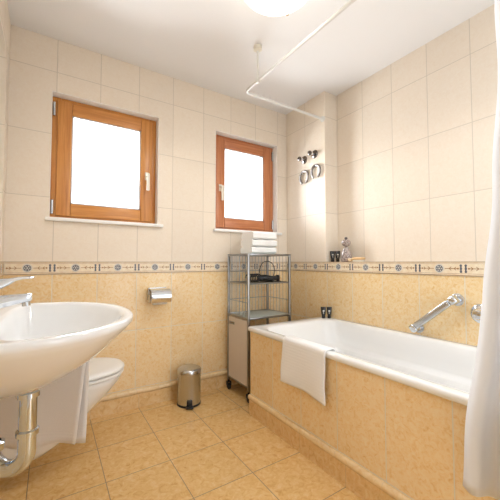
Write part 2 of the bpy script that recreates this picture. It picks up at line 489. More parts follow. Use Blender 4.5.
# underside
mb.rings([rrect(TX0 + .006, TX1, TY0, TY1 - .004, .012, TZ - .0301), rrect(TX0 + .06, TX1 - .05, TY0 + .09, TY1 - .08, .1, TZ - .034), rrect(TX0 + .10, TX1 - .10, TY0 + .13, TY1 - .30, .1, .17)], False, True)
part(mb, 'tub_shell', M_tub, t, smooth=50)
part(MB().lathe([(.03, 0), (.03, .004), (.02, .006)], (1.53, .62, TZ - .3862), n=24), 'drain', M_chrome, t)
part(MB().lathe([(.034, 0), (.034, .006), (.022, .012)], (1.53, .224, .48), (0, 1, -.06), n=24), 'overflow_cover', M_chrome, t)

# ------------------------------------------------------------------ washbasin
BC = (-.085, 1.165); BZ = .857
def oval(xc, yc, af, ab, b, z, nf=2.15, nb=3.2, n=64):
    P = []
    for i in range(n):
        a = 2 * PI * i / n; c, s = math.cos(a), math.sin(a)
        e = nf if c >= 0 else nb; A = af if c >= 0 else ab
        x = xc + A * math.copysign(abs(c) ** (2 / e), c)
        y = yc + b * math.copysign(abs(s) ** (2 / e), s)
        P.append((max(x, LEFT + .0008), y, z))
    return P
t = thing('washbasin', (BC[0], BC[1], .60), 'large white oval ceramic washbasin fixed to left wall', 'washbasin')
xc, yc = BC; af, b_ = .325, .382; ab = -(LEFT) + xc - .0
ab = xc - LEFT
mb = MB(); R = []
for k, (s, sb, dz) in enumerate([(.08, .5, -.212), (.20, .6, -.206), (.36, .76, -.186), (.54, .9, -.152), (.71, .97, -.112), (.855, 1, -.068), (.945, 1, -.038), (.99, 1, -.021), (1.0, 1, -.014), (.998, 1, -.006), (.988, 1, -.0012), (.975, .985, 0)]):
    R.append(oval(xc, yc, af * s, ab * sb, b_ * s, BZ + dz))
xi, yi = -.045, yc
for (f, bb, w, dz) in [(.262, .078, .345, -.0005), (.255, .073, .338, -.004), (.247, .068, .330, -.013), (.232, .06, .312, -.04), (.20, .05, .27, -.085), (.15, .04, .205, -.125), (.09, .03, .12, -.148), (.03, .02, .03, -.155)]:
    R.append(oval(xi, yi, f, bb, w, BZ + dz, 2.1, 2.6))
mb.rings(R)
part(mb, 'basin_bowl', M_ceram, t, smooth=60)
part(MB().lathe([(.026, 0), (.026, .003), (.018, .005), (.018, .001)], (xi, yi, BZ - .1552), n=24), 'drain', M_chrome, t)

# faucet
FX, FY = -.168, 1.165
t = thing('faucet', (FX, FY, BZ), 'chrome single lever mixer tap on white washbasin ledge', 'faucet')
part(MB().lathe([(.030, .0005), (.030, .006), (.025, .010), (.023, .05), (.024, .075), (.020, .082)], (FX, FY, BZ), n=28), 'tap_body', M_chrome, t)
mb = MB()
sec = []
for x, z, w, h in ((FX + .0, BZ + .044, .042, .044), (FX + .04, BZ + .047, .040, .038), (FX + .09, BZ + .054, .036, .029), (FX + .118, BZ + .058, .034, .023), (FX + .124, BZ + .058, .028, .016)):
    sec.append([(x, FY + w / 2 * sx, z + h / 2 * sz) for sx, sz in ((-1, -.6), (-1, .5), (-.7, 1), (.7, 1), (1, .5), (1, -.6), (.7, -1), (-.7, -1))])
mb.rings(sec)
part(mb, 'spout', M_chrome, t, smooth=50)
part(MB().cyl((FX + .108, FY, BZ + .048), (FX + .110, FY, BZ + .032), .011, 18), 'aerator', M_satin, t)
mb = MB().lathe([(.024, 0), (.024, .012), (.018, .024), (.008, .029)], (FX, FY, BZ + .0825), n=24)
sec = []
for x, z, w, h in ((FX - .018, BZ + .094, .036, .022), (FX + .012, BZ + .096, .036, .036), (FX + .040, BZ + .098, .034, .034), (FX + .066, BZ + .106, .030, .020), (FX + .084, BZ + .114, .027, .011), (FX + .10, BZ + .117, .024, .008), (FX + .122, BZ + .118, .020, .007), (FX + .128, BZ + .118, .014, .004)):
    sec.append([(x, FY + w / 2 * sx, z + h / 2 * sz) for sx, sz in ((-1, -.6), (-1, .6), (-.7, 1), (.7, 1), (1, .6), (1, -.6), (.7, -1), (-.7, -1))])
mb.rings(sec)
part(mb, 'lever', M_chrome, t, smooth=50)

# waste trap under the basin
M_pipe = mat('pipe_chrome', (.66, .74, .86), .06, 1.)
PX, PY = -.046, 1.150
t = thing('drain_trap', (PX, PY, .34), 'chrome waste pipe with u-bend below the white washbasin', 'drain pipe')
rp = .0235
part(MB().cyl((PX, PY, .48), (PX, PY, .649), rp, 28), 'tailpiece', M_pipe, t)
for z in (.630, .520):
    part(MB().lathe([(rp + .0004, -.010), (rp + .006, -.008), (rp + .006, .006), (rp + .0004, .010)], (PX, PY, z), n=28, cap0=False, cap1=False), 'slip_nut', M_pipe, t)
mb = MB(); pts = [(PX, PY, .50)]; rb = .052
dx, dy = -.86, .51
for i in range(13):
    a = PI * i / 12; q = rb * (1 - math.cos(a)); pts.append((PX + dx * q, PY + dy * q, .466 - rb * math.sin(a) * 1.0))
pts.append((PX + dx * 2 * rb, PY + dy * 2 * rb, .48))
mb.tube(pts, rp, 24)
part(mb, 'trap_bend', M_pipe, t)
ex, ey = PX + dx * 2 * rb, PY + dy * 2 * rb
part(MB().lathe([(rp + .001, -.014), (rp + .010, -.011), (rp + .010, .009), (rp + .001, .013)], (ex, ey, .478), n=28, cap0=False, cap1=False), 'trap_nut', M_pipe, t)
part(MB().tube([(ex, ey, .475), (ex, ey, .51), (ex - .006, ey, .530), (ex - .022, ey, .54), (LEFT + .002, ey, .542)], rp * .86, 20), 'outlet_pipe', M_pipe, t)
part(MB().lathe([(.045, 0), (.045, .004), (.030, .012)], (LEFT + .001, ey, .542), (1, 0, 0), n=28), 'wall_rosette', M_pipe, t)

# ------------------------------------------------------------------ toilet (wall hung)
TYC = 1.885
t = thing('toilet', (LEFT, TYC, .2), 'white wall-hung toilet with closed lid, beyond the washbasin', 'toilet')
def tov(tip, w, z, back=LEFT + .001, xo=.08, nf=2.3):
    P = []; n = 48
    for i in range(n):
        a = 2 * PI * i / n; c, s = math.cos(a), math.sin(a)
        if c >= 0: x = xo + (tip - xo) * abs(c) ** (2 / nf)
        else: x = xo - (xo - back) * abs(c) ** (2 / 5)
        e = nf if c >= 0 else 5
        P.append((x, TYC + w * math.copysign(abs(s) ** (2 / e), s), z))
    return P
mb = MB()
mb.rings([tov(-.01, .09, .098, xo=-.14), tov(.03, .115, .108, xo=-.12), tov(.085, .135, .145, xo=-.08), tov(.145, .15, .21, xo=-.03), tov(.225, .163, .28, xo=.02), tov(.30, .174, .35, xo=.06), tov(.34, .180, .395), tov(.350, .182, .417), tov(.345, .178, .4215)])
part(mb, 'bowl', M_ceram, t, smooth=60)
mb = MB(); mb.rings([tov(.350, .182, .4235, LEFT + .05), tov(.358, .188, .4275, LEFT + .05), tov(.358, .188, .4365, LEFT + .05), tov(.354, .184, .440, LEFT + .05)])
part(mb, 'seat', M_white, t, smooth=50)
mb = MB(); mb.rings([tov(.356, .186, .446, LEFT + .05), tov(.362, .191, .4495, LEFT + .05), tov(.362, .191, .4545, LEFT + .05), tov(.354, .184, .4625, LEFT + .052), tov(.31, .15, .4675, LEFT + .08), tov(.20, .07, .4695, LEFT + .15)])
part(mb, 'lid', M_white, t, smooth=50)
part(MB().cyl((LEFT + .040, TYC - .10, .444), (LEFT + .040, TYC + .10, .444), .012, 16), 'hinge', M_chrome, t)

# ------------------------------------------------------------------ towel on its swivel rail under the basin
r0 = Vector((LEFT, 1.668, .665)); r1 = Vector((.136, 1.432, .665)); rd = (r1 - r0).normalized(); rn = Vector((-rd.y, rd.x, 0))
t = thing('towel_rail', r0, 'chrome swivel towel rail on left wall behind the washbasin', 'towel rail')
part(MB().lathe([(.024, .001), (.024, .006), (.012, .012), (.012, .02)], r0, (1, 0, 0), n=24), 'wall_mount', M_chrome, t)
part(MB().tube([r0 + Vector((.014, 0, 0)), r0 + Vector((.022, -.004, 0)), r0 + rd * .04, r1 + rd * .012], .006, 12), 'swing_arm', M_chrome, t)
zt = .665; 
def towel_sheet(side):
    pass
def hand_towel():
    s0, s1 = .055, (r1 - r0).length + .004
    Ls = [(.008, .235 + .16), (-.008, .30)]
    # profile over the rail: front (towards camera, -rn) long, back short
    prof = []
    for i in range(15): prof.append((-.0125 - .012 * (1 - i / 14), .300 + (zt - .300) * i / 14))
    for i in range(1, 8): a = PI - PI * i / 8; prof.append((.0125 * math.cos(a), zt + .0125 * math.sin(a)))
    for i in range(15): prof.append((.0125 + .012 * i / 14, zt - (zt - .282) * i / 14))
    def fn(u, v):
        k = v * (len(prof) - 1); i = min(int(k), len(prof) - 2); f = k - i
        off = prof[i][0] * (1 - f) + prof[i + 1][0] * f; z = prof[i][1] * (1 - f) + prof[i + 1][1] * f
        hang = (zt - z) / .4
        s = s0 + (s1 - s0) * u
        s -= hang * .045 * max(0, u - .35) * (1.2 if off < 0 else .7)
        z += (-.012 * math.sin(u * 5) - .02 * max(0, u - .8)) * hang if off < 0 else 0
        wob = .006 * math.sin(u * 9 + 1) * hang
        p = r0 + rd * s + rn * (off + wob if off < 0 else off + abs(wob)); p.z = z
        return p
    o = MB().grid(fn, 26, 36).build('hand_towel', fabric('white_hand_towel', (.86, .83, .815), 380, .5, bands=(2, .012, -.35 + .0, -.31)), None, loc=(r0 + rd * .2), solid=.005, smooth=60)
    tag(o, 'white hand towel hanging below washbasin in front of the toilet', 'towel')
hand_towel()

# ------------------------------------------------------------------ mirror on the left wall (edge on)
t = thing('wall_mirror', (LEFT, 1.12, 1.45), 'white-edged mirror with rounded corners on left wall above the washbasin', 'mirror')
def rr_yz(y0, y1, z0, z1, r, x, n=8):
    return [(x, p[0], p[1]) for p in rrect(y0, y1, z0, z1, r, 0, n)]
my0, my1, mz0, mz1 = .74, 1.50, .985, 1.845
part(MB().rings([rr_yz(my0 + .04, my1 - .04, mz0 + .04, mz1 - .04, .05, LEFT + .001), rr_yz(my0 + .04, my1 - .04, mz0 + .04, mz1 - .04, .05, LEFT + .05)]), 'backing_box', M_white, t, smooth=30)
part(MB().rings([rr_yz(my0, my1, mz0, mz1, .09, LEFT + .051), rr_yz(my0, my1, mz0, mz1, .09, LEFT + .068), rr_yz(my0 + .006, my1 - .006, mz0 + .006, mz1 - .006, .085, LEFT + .072)]), 'mirror_frame', M_white, t, smooth=30)
part(MB().rings([rr_yz(my0 + .02, my1 - .02, mz0 + .02, mz1 - .02, .075, LEFT + .0722), rr_yz(my0 + .02, my1 - .02, mz0 + .02, mz1 - .02, .075, LEFT + .0745)]), 'mirror_glass', M_mirror, t, smooth=30)

# ------------------------------------------------------------------ toilet paper holder and roll
hx, hz = .668, .772
t = thing('toilet_paper_holder', (hx, BACK, hz), 'chrome toilet paper holder with hood on back wall', 'toilet paper holder')
part(MB().box((hx - .066, BACK - .008, hz - .045), (hx + .066, BACK - .0006, hz + .065), .004), 'back_plate', M_satin, t)
prof = []
for i in range(13):
    a = math.radians(90 + 125 * i / 12); prof.append((BACK - .062 + .060 * math.cos(a), hz + .060 * math.sin(a)))
prof = [(BACK - .008, hz + .060)] + prof
mb = MB(); hw = .069
outer = prof; inn = [(BACK - .062 + (y - BACK + .062) * .965, hz + (z - hz) * .965) for y, z in prof]
mb.rings([[(x, y, z) for y, z in outer + inn[::-1]] for x in (hx - hw, hx + hw)])
part(mb, 'hood', M_chrome, t, smooth=35)
for s in (-1, 1):
    part(MB().box((hx + s * .0715 - .0022, BACK - .080, hz - .022), (hx + s * .0715 + .0022, BACK - .006, hz + .020), .0015), 'side_arm', M_satin, t)
part(MB().cyl((hx - .069, BACK - .066, hz - .004), (hx + .069, BACK - .066, hz - .004), .008, 14), 'spindle', M_satin, t)
o = MB().lathe([(.0195, -.048), (.047, -.048), (.047, .048), (.0195, .048), (.0195, -.048)], (hx, BACK - .062, hz - .008), (1, 0, 0), n=36, cap0=False, cap1=False).build('toilet_paper_roll', M_paper, None, loc=(hx, BACK - .062, hz))
tag(o, 'white toilet paper roll under the chrome hood on back wall', 'toilet paper')

# ------------------------------------------------------------------ pedal bin
px, py = .868, 2.172
t = thing('pedal_bin', (px, py, 0), 'small brushed steel pedal bin on floor by back wall', 'bin')
RB = .083
part(MB().lathe([(RB - .004, .0005), (RB + .002, .002), (RB + .002, .014), (RB - .001, .016)], (px, py, 0), n=40), 'base_ring', M_dark, t)
part(MB().lathe([(RB, .0165), (RB, .222), (RB + .0015, .224), (RB + .0015, .229)], (px, py, 0), n=48), 'bin_body', M_steel, t)
part(MB().lathe([(RB + .003, .2295), (RB + .003, .246), (RB - .002, .254), (RB - .02, .262), (RB - .05, .267), (.0, .268)], (px, py, 0), n=48), 'lid', M_steel, t)
dv = Vector((-.32, -.95, 0)).normalized(); sv = Vector((-dv.y, dv.x, 0))
mb = MB(); c = Vector((px, py, 0))
mb.obox(c + dv * (RB + .016) + Vector((0, 0, .014)), sv, dv, (0, 0, 1), (.050, .034, .012), .004)
part(mb, 'pedal', M_black, t)
mb = MB(); mb.obox(c + dv * (RB + .0025) + Vector((0, 0, .036)), sv, dv, (0, 0, 1), (.040, .010, .040), .004)
part(mb, 'pedal_cover', M_black, t)
mb = MB(); mb.obox(c - dv * (RB + .010) + Vector((0, 0, .222)), sv, dv, (0, 0, 1), (.05, .018, .05), .005)
part(mb, 'lid_hinge', M_black, t)

# ------------------------------------------------------------------ wheeled storage rack
KX0, KX1, KY0, KY1 = 1.238, 1.630, 1.948, 2.250
t = thing('storage_rack', ((KX0 + KX1) / 2, (KY0 + KY1) / 2, 0), 'tall narrow metal rack on castors between back wall and bathtub', 'rack')
ps = .009; KT = 1.088
for x in (KX0, KX1):
    for y in (KY0, KY1):
        part(MB().box((x - ps, y - ps, .075), (x + ps, y + ps, KT), .003), 'post', M_rackm, t)
        mb = MB().cyl((x, y, .055), (x, y, .0748), .008, 12)
        mb.box((x - .016, y - .020, .030), (x - .012, y + .012, .060), .0015); mb.box((x + .012, y - .020, .030), (x + .016, y + .012, .060), .0015)
        mb.box((x - .016, y - .016, .056), (x + .016, y + .012, .062), .0015)
        c = part(mb, 'castor', M_black, t)
        part(MB().lathe([(.016, -.010), (.022, -.008), (.022, .008), (.016, .010)], (x, y - .006, .0222), (1, 0, 0), n=24), 'wheel', M_dark, c)
def shelf(z, glass, nm, rim=.016):
    mb = MB(); a = .008
    for y in (KY0, KY1): mb.box((KX0 + ps, y - a, z - rim), (KX1 - ps, y + a, z), .002)
    for x in (KX0, KX1): mb.box((x - a, KY0 + ps, z - rim), (x + a, KY1 - ps, z), .002)
    f = part(mb, nm + '_frame', M_rackm, t)
    if glass: part(MB().box((KX0 + .0085, KY0 + .0085, z - .010), (KX1 - .0085, KY1 - .0085, z - .003), .001), 'glass_plate', M_shelf, f)
    return f
shelf(KT, True, 'top'); shelf(.610, True, 'lower_shelf')
# wire shelf
mb = MB(); z = .860
for y in (KY0, KY1): mb.cyl((KX0 + ps, y, z), (KX1 - ps, y, z), .005, 10)
for x in (KX0, KX1): mb.cyl((x, KY0 + ps, z), (x, KY1 - ps, z), .005, 10)
for i in range(1, 16):
    x = KX0 + (KX1 - KX0) * i / 16; mb.cyl((x, KY0, z + .001), (x, KY1, z + .001), .002, 6)
part(mb, 'wire_shelf', M_rackm, t)
# wire grilles: back and both sides
def grille(p, q, z0, z1, n, bars):
    mb = MB(); p = Vector(p); q = Vector(q)
    for i in range(1, n):
        c = p.lerp(q, i / n); mb.cyl(c + Vector((0, 0, z0)), c + Vector((0, 0, z1)), .0019, 6)
    for zb in bars: mb.cyl(p + Vector((0, 0, zb)), q + Vector((0, 0, zb)), .0028, 8)
    part(mb, 'wire_grille', M_rackm, t)
grille((KX0, KY1, 0), (KX1, KY1, 0), .612, KT - .016, 12, (.72, .95))
grille((KX0, KY0, 0), (KX0, KY1, 0), .612, KT - .016, 7, (.72, .95))
grille((KX1, KY0, 0), (KX1, KY1, 0), .612, KT - .016, 7, (.72, .95))
# hamper front on the long side, with finger slot, and its bottom
pz0, pz1 = .112, .588; pa, pb = KY0 + .014, KY1 - .014
mb = MB(); xo, xi2 = KX0 - .007, KX0 + .005
sl0, sl1, sz0_, sz1_ = 2.150, 2.215, .535, .547
for (ya, yb, za, zb) in ((pa, pb, pz0, sz0_), (pa, pb, sz1_, pz1), (pa, sl0, sz0_, sz1_), (sl1, pb, sz0_, sz1_)):
    mb.box((xo, ya, za), (xi2, yb, zb))
d = part(mb, 'hamper_door', M_hamper, t, smooth=0)
fr = MB()
for (ya, yb, za, zb) in ((sl0 - .004, sl1 + .004, sz1_, sz1_ + .004), (sl0 - .004, sl1 + .004, sz0_ - .004, sz0_), (sl0 - .004, sl0, sz0_, sz1_), (sl1, sl1 + .004, sz0_, sz1_)):
    fr.box((xo - .003, ya, za), (xo + .004, yb, zb))
part(fr, 'slot_rim', M_rackm, d, smooth=0)
mb = MB().box((KX0 + ps, KY0 - .008, .100), (KX1 - ps, KY0 + .008, .112), .002).box((KX0 + ps, KY1 - .008, .100), (KX1 - ps, KY1 + .008, .112), .002)
mb.box((KX0 - .008, KY0 + ps, .100), (KX0 + .008, KY1 - ps, .111), .002).box((KX1 - .008, KY0 + ps, .100), (KX1 + .008, KY1 - ps, .112), .002)
mb.box((KX0 + .008, KY0 + .008, .104), (KX1 - .008, KY1 - .008, .108))
part(mb, 'bottom_tray', M_rackm, t)
mb = MB().box((KX0 + .006, KY0 + .014, .112), (KX0 + .14, KY0 + .020, .46)).box((KX0 + .006, KY1 - .020, .112), (KX0 + .14, KY1 - .014, .46)).box((KX0 + .134, KY0 + .020, .112), (KX0 + .14, KY1 - .020, .46))
part(mb, 'hamper_box', M_hamper, t, smooth=0)

# three folded towels on top
def folded_towel(z0, h, x0, x1, y0, y1, label, seed):
    rr = random.Random(seed); R = []
    n = 22; L = []
    nz = 3
    for i in range(n + 1):
        x = x0 + (x1 - x0) * i / n
        e = min(1, .6 + 5 * min(i, n - i) / n)
        ring = []
        m = 30
        for j in range(m):
            a = 2 * PI * j / m; c, s = math.cos(a), math.sin(a)
            y = (y0 + y1) / 2 + (y1 - y0) / 2 * math.copysign(abs(c) ** .5, c)
            zz = z0 + h / 2 + h / 2 * math.copysign(abs(s) ** .55, s) * (1 if s < 0 else (.95 + .05 * e))
            if s > 0: zz += .002 * math.sin(9 * x * 7 + seed) * 1.0
            # fold crease along the long edge that faces the room
            if abs(s) < .16 and c < 0: y += .007
            ring.append((x, y, zz))
        R.append(ring)
    o = MB().rings(R).build('folded_towel', M_towel, None, loc=((x0 + x1) / 2, (y0 + y1) / 2, z0), smooth=60)
    tag(o, label, 'towel', 'folded towels on the rack')
tz = KT + .0005
folded_towel(tz, .054, 1.288, 1.522, 1.975, 2.150, 'white folded towel at the bottom of the stack on the rack', 1)
folded_towel(tz + .0545, .057, 1.292, 1.526, 1.972, 2.150, 'white folded towel in the middle of the stack on the rack', 2)
folded_towel(tz + .112, .060, 1.298, 1.524, 1.974, 2.148, 'white folded towel on top of the stack on the rack', 3)

# hair dryer with coiled cord on the wire shelf
dz = .8635
t = thing('hair_dryer', (1.45, 2.08, dz), 'black hair dryer with coiled cord lying on the wire shelf', 'hair dryer')
ax = Vector((1, -.25, 0)).normalized(); c0 = Vector((1.475, 2.08, dz + .029))
mb = MB().lathe([(.012, -.060), (.022, -.056), (.028, -.036), (.029, 0), (.025, .03), (.019, .060), (.018, .095)], c0, ax, n=24)
part(mb, 'barrel', M_black, t)
part(MB().lathe([(.0195, .090), (.0195, .106), (.026, .111), (.026, .126), (.020, .128)], c0, ax, n=24), 'nozzle', M_dark, t)
part(MB().tube([c0 + ax * -.02 + Vector((0, -.01, -.010)), c0 + Vector((-.01, -.06, -.014)), c0 + Vector((.01, -.11, -.016))], [.017, .014, .0125], 14), 'handle', M_black, t)
pts = []
for i in range(181):
    a = 2 * PI * i / 28; q = i / 180
    pts.append((1.268 + .125 * q, 2.01 + .035 * q + .030 * math.cos(a), dz + .0355 + .030 * math.sin(a)))
mb = MB().tube(pts, .0045, 7)
ep = Vector(pts[-1])
loop = [ep, ep + Vector((.00, .01, .05)), ep + Vector((.035, .02, .105)), ep + Vector((.09, .02, .118)), ep + Vector((.135, .015, .09)), ep + Vector((.145, .005, .04)), ep + Vector((.12, -.01, .0))]
def smoothpath(P, k=6):
    out = []
    for i in range(len(P) - 1):
        p0 = P[max(i - 1, 0)]; p1 = P[i]; p2 = P[i + 1]; p3 = P[min(i + 2, len(P) - 1)]
        for j in range(k):
            s = j / k
            out.append(.5 * ((2 * p1) + (p2 - p0) * s + (2 * p0 - 5 * p1 + 4 * p2 - p3) * s * s + (3 * p1 - p0 - 3 * p2 + p3) * s ** 3))
    out.append(P[-1]); return out
mb.tube(smoothpath(loop), .0034, 7)
part(mb, 'coiled_cord', M_black, t)
pts = [Vector((1.53, 2.05, dz + .0035)), Vector((1.57, 2.00, dz + .0035)), Vector((1.60, 2.03, dz + .0035)), Vector((1.615, 2.10, dz + .0035))]
part(MB().tube(smoothpath(pts), .0034, 7), 'mains_lead', M_black, t)

# ------------------------------------------------------------------ towel over the tub edge
def tub_towel():
    prof = []
    xo = TX0 - .006
    for i in range(21): prof.append((xo - .004 + .004 * i / 20, .345 + (.560 - .345) * i / 20))
    for i in range(1, 7): a = PI - PI / 2 * i / 6; prof.append((xo + .016 + .016 * math.cos(a), .572 + .0165 * math.sin(a)))
    for i in range(1, 5): prof.append((xo + .016 + .036 * i / 4, .5885))
    for i in range(1, 6): a = PI / 2 - PI / 2 * i / 6; prof.append((xo + .052 + .017 * math.cos(a) + .004, .5715 + .017 * math.sin(a)))
    for i in range(0, 9): prof.append((xo + .076 + .014 * i / 8, .560 - .10 * i / 8))
    y0, y1 = 1.425, 1.100
    def fn(u, v):
        k = v * (len(prof) - 1); i = min(int(k), len(prof) - 2); f = k - i
        x = prof[i][0] * (1 - f) + prof[i + 1][0] * f; z = prof[i][1] * (1 - f) + prof[i + 1][1] * f
        y = y0 + (y1 - y0) * u
        out = x < xo + .02 and z < .57
        hang = max(0, (.57 - z) / .24) if out else 0
        y += hang * .010 * (1 - 2 * u) - .004 * math.sin(z * 40) * hang
        if out:
            x -= hang * (.006 + .007 * math.sin(u * 7.5 + .6) * 1.0)
            z += hang * (-.010 + .012 * math.sin(u * 3.0 + .5) * 1.0)
        return Vector((x, y, z))
    o = MB().grid(fn, 30, 46).build('bath_towel', M_towelb, None, loc=(TX0, 1.26, .45), solid=.007, smooth=60)
    tag(o, 'white towel draped over the front edge of the bathtub', 'towel')
tub_towel()

# ------------------------------------------------------------------ small toiletries
def cosmetic_tube(x, y, z, h, label, group, rot=.6):
    t = thing('cosmetic_tube', (x, y, z), label, 'toiletry tube', group)
    d = Vector((math.cos(rot), math.sin(rot), 0)); e = Vector((-d.y, d.x, 0)); c = Vector((x, y, z))
    part(MB().lathe([(.0125, .0005), (.0135, .002), (.0130, .024), (.012, .025)], c, n=24), 'cap', M_black, t)
    R = []
    for q, a, b in ((.0255, .0125, .0125), (.03, .0155, .0150), (.55, .0185, .0125), (.85, .0200, .007), (.93, .0205, .0022), (1., .0205, .0016)):
        hh = q if q < .04 else q * h
        R.append([c + d * (a * math.cos(2 * PI * j / 24)) + e * (b * math.sin(2 * PI * j / 24)) + Vector((0, 0, hh)) for j in range(24)])
    part(MB().rings(R), 'tube_body', mat('tube_black', (.010, .010, .011), .3), t, smooth=50)
    mb = MB(); n_ = Vector((-.66, -.75, 0)); s_ = Vector((.75, -.66, 0))
    for (zz, w, hh) in ((.66, .012, .010), (.50, .008, .004), (.42, .010, .0025)):
        mb.obox(c + n_ * .0136 * (1.0 if zz < .6 else .86) + Vector((0, 0, zz * h)), s_, n_, (0, 0, 1), (w, .0016, hh), 0)
    part(mb, 'printed_mark', M_print, t, smooth=0)
    return t
A = -.72
cosmetic_tube(1.822, 1.766, TZ, .088, 'left one of two black tubes on the bathtub corner', 'tubes on the bathtub corner', A)
cosmetic_tube(1.858, 1.740, TZ, .088, 'right one of two black tubes on the bathtub corner', 'tubes on the bathtub corner', A)
cosmetic_tube(1.945, 1.778, BT, .088, 'left one of two black tubes on the wall ledge', 'tubes on the wall ledge', A)
cosmetic_tube(1.965, 1.742, BT, .088, 'right one of two black tubes on the wall ledge', 'tubes on the wall ledge', A)

# patterned glass bottle with round stopper
gx, gy = 1.965, 1.655
t = thing('glass_bottle', (gx, gy, BT), 'patterned glass bottle with dark round stopper on the wall ledge', 'bottle')
M_pat = mat('marbled_glass', (.7, .6, .55), .12, Coat_Weight=.5); N = NT(M_pat); vec, xyz = N.coords()
N.l(N.ramp(N.noise(vec, 60, 3, .6, 1.5), [(.40, (.10, .08, .08)), (.49, (.36, .26, .23)), (.56, (.66, .56, .50)), (.64, (.20, .17, .17))]), N.b.inputs['Base Color'])
part(MB().lathe([(.034, .0005), (.041, .006), (.045, .03), (.041, .055), (.030, .085), (.022, .10), (.022, .112), (.016, .114)], (gx, gy, BT), n=32), 'bottle_body', M_pat, t)
M_stop = mat('stopper_glass', (.12, .10, .10), .1)
part(MB().lathe([(.010, .1142), (.011, .122), (.028, .130), (.036, .146), (.035, .160), (.025, .172), (.008, .178)], (gx, gy, BT), n=32), 'stopper', M_pat, t)
part(MB().lathe([(.010, .1785), (.013, .186), (.010, .194), (.002, .197)], (gx, gy, BT), n=24), 'stopper_knob', M_stop, t)
# wooden brush + soap
t = thing('nail_brush', (1.945, 1.52, BT), 'small wooden brush with pale bristles on the wall ledge', 'brush')
mb = MB().box((1.922, 1.475, BT + .0145), (1.965, 1.570, BT + .034), .008, 3)
part(mb, 'brush_back', M_brush, t)
mb = MB()
for i in range(7):
    for j in range(3): mb.cyl((1.931 + .0125 * j, 1.486 + .012 * i, BT + .0005), (1.931 + .0125 * j, 1.486 + .012 * i, BT + .0150), .0056, 8)
part(mb, 'bristles', M_ivory, t)
o = MB().box((1.920, 1.578, BT + .0005), (1.962, 1.606, BT + .028), .009, 3).build('soap_bar', mat('tan_soap', (.78, .58, .36), .45), None, loc=(1.941, 1.592, BT))
tag(o, 'small tan soap bar beside the wooden brush on the wall ledge', 'soap')

# ------------------------------------------------------------------ wall hardware over the tub
M_ring = mat('ring_metal', (.20, .18, .17), .18, 1.)
def robe_hook(y, z, label):
    t = thing('robe_hook', (RLOW, y, z), label, 'hook', 'chrome hooks on the pillar')
    part(MB().lathe([(.036, .0006), (.036, .005), (.031, .012), (.012, .016)], (RLOW, y, z), (-1, 0, 0), n=32), 'rosette', M_ring, t)
    part(MB().lathe([(.012, .0135), (.011, .02), (.011, .050)], (RLOW, y, z), (-1, 0, 0), n=20), 'stem', M_chrome, t)
    part(MB().lathe([(.011, .0505), (.019, .052), (.021, .058), (.019, .068), (.011, .071)], (RLOW, y, z), (-1, 0, 0), n=24), 'knob', mat('hook_knob', (.16, .15, .14), .25, 1.), t)
robe_hook(2.055, 1.938, 'left chrome round hook above the open ring on the pillar')
robe_hook(1.925, 1.952, 'right chrome round hook above the open ring on the pillar')
def towel_ring(y, z, label):
    t = thing('towel_ring', (RLOW, y, z), label, 'towel ring', 'open chrome rings on the pillar')
    pts = []; r = .056
    R = []
    for i in range(41):
        a = math.radians(-58 + 300 * i / 40)
        e = 1.0
        c = Vector((RLOW - .016, y + r * math.cos(a) * .88, z + r * math.sin(a)))
        n_ = Vector((0, math.cos(a), math.sin(a))); b = Vector((1, 0, 0))
        R.append([c + n_ * (.0095 * sx) + b * (.007 * sz) for sx, sz in ((-1, -.6), (-.6, -1), (.6, -1), (1, -.6), (1, .6), (.6, 1), (-.6, 1), (-1, .6))])
    part(MB().rings(R), 'ring', M_ring, t, smooth=50)
    part(MB().lathe([(.014, .0006), (.014, .006), (.010, .0095)], (RLOW, y, z + r), (-1, 0, 0), n=20), 'ring_mount', M_satin, t)
towel_ring(2.046, 1.775, 'left open chrome ring mounted on the white pillar')
towel_ring(1.900, 1.793, 'right open chrome ring mounted on the white pillar')

# grab bar
t = thing('grab_bar', (RLOW, .935, .72), 'slanted chrome grab bar on beige tiled wall above the bathtub', 'grab bar')
g0 = Vector((RLOW, 1.055, .627)); g1 = Vector((RLOW, .835, .815)); off = Vector((-.062, 0, 0)); gd = (g1 - g0).normalized()
gn = gd.cross(Vector((1, 0, 0)))
part(MB().obox((g0 + g1) / 2 + off, gd, gn, (1, 0, 0), ((g1 - g0).length - .040, .038, .026), .009, 3), 'bar', M_satin, t)
for g, s in ((g0, 1), (g1, -1)):
    mb = MB().obox(g + off * .5 + Vector((-.006, 0, 0)), gd, gn, (1, 0, 0), (.042, .046, .074), .012, 3)
    m_ = part(mb, 'bracket', M_chrome, t)
    part(MB().lathe([(.034, .0006), (.034, .004), (.027, .008)], g, (-1, 0, 0), n=28), 'wall_flange', M_satin, m_)

# bath mixer half hidden by the curtain
t = thing('bath_mixer', (RLOW, .722, .752), 'chrome round bath mixer on beige wall beside the curtain', 'bath mixer')
cc = (RLOW, .722, .752)
part(MB().lathe([(.050, .0006), (.050, .005), (.044, .010), (.028, .013)], cc, (-1, 0, 0), n=40), 'rosette', M_chrome, t)
part(MB().lathe([(.027, .0135), (.027, .045), (.022, .052), (.010, .054)], cc, (-1, 0, 0), n=32), 'knob', M_chrome, t)
part(MB().obox((RLOW - .046, .689, .739), (0, -.93, -.36), (0, .36, -.93), (1, 0, 0), (.035, .014, .012), .004), 'lever', M_chrome, t)

